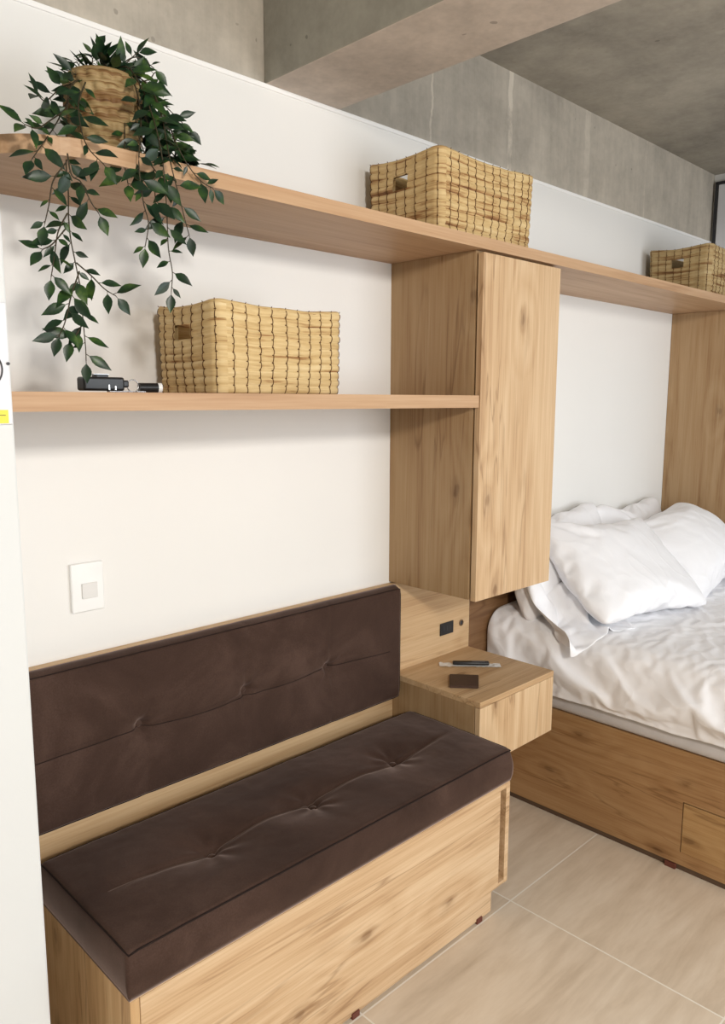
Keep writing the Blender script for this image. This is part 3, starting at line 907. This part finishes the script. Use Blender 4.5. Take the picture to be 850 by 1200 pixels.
# ------------------------------------------------------------------ small things
sw = thing('light_switch', 'white square light switch on the wall above the bench', 'switch', (.683, 0, 1.05))
bm = bmesh.new(); bm_box(bm, .648, .718, .0005, .009, .998, 1.100, .003, 3)
plt = link('plate', mesh_of(bm), M['plastic'], sw)
box('rocker', (.669, .702, .009, .0125, 1.026, 1.058), plain('rocker_white', (.72, .71, .69), .3, .5, .02), sw, .001)

so_ = thing('power_outlet', 'small black outlet set in the oak panel above the nightstand', 'outlet', (1.832, -.02, .724))
box('plate', (1.800, 1.864, .0202, .0235, .704, .743), M['black'], so_, .001)
for xx in (1.817, 1.832, 1.847): box('socket_slot', (xx-.003, xx+.003, .0236, .0240, .717, .731), M['ink'], so_, .0001)
bm = bmesh.new(); bm_tube(bm, [(1.906+.009*math.cos(2*PI*k/28), -.0215, .726+.009*math.sin(2*PI*k/28)) for k in range(28)], .0018, 8, True)
gr = thing('cable_grommet', 'small round cable hole beside the black outlet', 'grommet', (1.906, -.02, .726))
link('ring', mesh_of(bm), plain('brass_brown', (.20, .11, .05), .5), gr, True)
bm = bmesh.new(); bm_cyl(bm, (1.906, -.0201, .726), (1.906, -.0208, .726), .0085, 28)
link('hole', mesh_of(bm), M['ink'], gr)

# packed pen on the nightstand
ang = math.atan2(-(.185-.095), (1.843-1.757))
pk = thing('packed_pen', 'black pen in a clear and white wrapper on the nightstand', 'pen', (1.80, -.14, .6395))
def local_box(b, bev=.001):
    bm = bmesh.new(); bm_box(bm, *b, bev=bev)
    for v in bm.verts:
        x, y = v.co.x, v.co.y
        v.co = Vector((1.80+x*math.cos(ang)-y*math.sin(ang), -.14+x*math.sin(ang)+y*math.cos(ang), .6395+v.co.z))
    return mesh_of(bm)
wr = bmesh.new(); g = []
for i in range(41):
    row = []
    for j in range(9):
        x = -.092+.184*i/40; y = -.016+.032*j/8
        y += .002*fbm(x*40, y*40, 1)
        z = .0014+.0012*abs(fbm(x*60, y*90, 3))*4 + (.0 if abs(x) < .07 else .003*random.random()*.5)
        row.append(wr.verts.new((1.80+x*math.cos(ang)-y*math.sin(ang), -.14+x*math.sin(ang)+y*math.cos(ang), .6395+z)))
    g.append(row)
for i in range(40):
    for j in range(8): wr.faces.new((g[i][j], g[i+1][j], g[i+1][j+1], g[i][j+1]))
link('wrapper', mesh_of(wr), plain('wrapper_white', (.82, .82, .80), .25, .5, .08, 90), pk, True)
link('pen_body', local_box((-.052, .058, -.0085, .0085, .003, .014), .004), M['black'], pk, True)
link('pen_label', local_box((.005, .045, -.004, .004, .0141, .0145), .0001), plain('grey_print', (.16, .16, .17), .4), pk)

# brown wallet card
bm = bmesh.new(); q = [(1.684, .156), (1.739, .219), (1.666, .274), (1.613, .214)]
lo = [bm.verts.new((x, -d, .6395)) for x, d in q]; hi = [bm.verts.new((x, -d, .6475)) for x, d in q]
bm.faces.new(lo); bm.faces.new(hi[::-1])
for i in range(4): bm.faces.new((lo[i], lo[(i+1) % 4], hi[(i+1) % 4], hi[i]))
bmesh.ops.bevel(bm, geom=bm.edges[:], offset=.0015, segments=2, affect='EDGES')
tag(link('wallet', mesh_of(bm), M['leather']), 'flat dark brown wallet lying on the nightstand', 'wallet')

# keys and holder on the lower shelf
ZS = 1.4437
ky = thing('keychain', 'black key holder with ring and small torch on the lower shelf', 'keys', (.66, -.2, ZS))
bm = bmesh.new(); bm_box(bm, .600, .676, .185, .215, ZS+.003, ZS+.027, .004, 3); bm_box(bm, .668, .686, .19, .212, ZS+.009, ZS+.022, .003, 3); bm_box(bm, .626, .648, .19, .21, ZS+.026, ZS+.031, .001)
ho = link('key_holder', mesh_of(bm), M['black'], ky)
box('clip', (.622, .651, .194, .206, ZS+.0312, ZS+.0326), M['metal'], ho, .0004)
boxes('rivet', [(.644, .647, .214, .2165, ZS+.004, ZS+.014), (.656, .659, .214, .2165, ZS+.004, ZS+.012)], M['metal'], ho, .0005)
bm = bmesh.new(); bm_tube(bm, [(.696+.011*math.cos(2*PI*k/28), -.206, ZS+.0122+.011*math.sin(2*PI*k/28)) for k in range(28)], .0011, 6, True)
link('ring', mesh_of(bm), M['metal'], ky, True)
bm = bmesh.new(); bm_box(bm, .640, .700, .216, .228, ZS+.0005, ZS+.003, .001); bm_box(bm, .690, .708, .212, .232, ZS+.0005, ZS+.003, .001)
link('key', mesh_of(bm), M['metal'], ky)
bm = bmesh.new(); bm_cyl(bm, (.708, -.205, ZS+.0092), (.742, -.212, ZS+.0092), .0088, 20)
to = link('torch', mesh_of(bm), M['black'], ky, False)
bm = bmesh.new(); bm_cyl(bm, (.742, -.212, ZS+.0092), (.749, -.2134, ZS+.0092), .0091, 20)
link('torch_cap', mesh_of(bm), M['plastic'], to)

# white board fixed to the pier at the left edge of the view
nb = thing('meter_box', 'flat white wall box with a yellow sticker at the left edge', 'wall box', (.30, -.33, 1.48))
bm = bmesh.new(); bm_box(bm, .17, .434, .3303, .3345, 1.395, 1.570, .002, 2)
link('cover', mesh_of(bm), M['sheet'], nb)
box('yellow_sticker', (.395, .4275, .3346, .3350, 1.397, 1.4165), M['yellow'], nb, .0001)
box('sticker_print', (.40, .4235, .3351, .3353, 1.4083, 1.4092), M['ink'], nb, .00005)
bm = bmesh.new(); bm_cyl(bm, (.431, -.3345, 1.483), (.431, -.3375, 1.483), .0022, 16); link('black_dot', mesh_of(bm), M['ink'], nb)
bm = bmesh.new(); bm_tube(bm, [(.385+.0375*math.sin(PI*k/20)**.5, -.3355, 1.44+.070*k/20) for k in range(21)], .0012, 6); link('dial_edge', mesh_of(bm), M['ink'], nb, True)

# ------------------------------------------------------------------ light
def area(name, loc, target, sx, sy, power, col, spread=180):
    l = bpy.data.lights.new(name, 'AREA'); l.shape = 'RECTANGLE'; l.size = sx; l.size_y = sy; l.energy = power; l.color = col
    l.spread = math.radians(spread)
    o = bpy.data.objects.new(name, l); C.objects.link(o); o.location = loc
    o.rotation_euler = (Vector(target)-Vector(loc)).to_track_quat('-Z', 'Y').to_euler(); return o
area('key_lamp', (-.30, -3.1, 2.17), (1.2, 0, 1.2), .26, .24, 55, (1.0, .95, .88))
area('window_light', (2.0, -DF+.02, 1.35), (2.0, 0, 1.0), 2.0, 1.5, 43, (.90, .95, 1.0))
w = bpy.data.worlds.new('world'); bpy.context.scene.world = w; w.use_nodes = True
w.node_tree.nodes['Background'].inputs['Color'].default_value = (.85, .92, 1, 1)
w.node_tree.nodes['Background'].inputs['Strength'].default_value = 1.0

for o in C.objects:
    if o.parent is None: o.location.z -= ZF

# ------------------------------------------------------------------ camera
cam = bpy.data.cameras.new('camera'); co = bpy.data.objects.new('camera', cam); C.objects.link(co)
yaw, pit, rol = D(44.4225), D(8.3156), D(.1783)
F = Vector((math.sin(yaw)*math.cos(pit), math.cos(yaw)*math.cos(pit), -math.sin(pit)))
Rv = Vector((math.cos(yaw), -math.sin(yaw), 0)); U = Rv.cross(F)
R2 = Rv*math.cos(rol)+U*math.sin(rol); U2 = -Rv*math.sin(rol)+U*math.cos(rol)
co.matrix_world = Matrix.Translation((0, -1.5122, 1.4338-ZF)) @ Matrix((R2, U2, -F)).transposed().to_4x4()
cam.sensor_fit = 'HORIZONTAL'; cam.sensor_width = 36; cam.lens = 906.1/850*36; cam.clip_start = .02
bpy.context.scene.camera = co
vs = bpy.context.scene.view_settings
vs.view_transform = 'Standard'; vs.look = 'None'; vs.exposure = 0; vs.gamma = 1
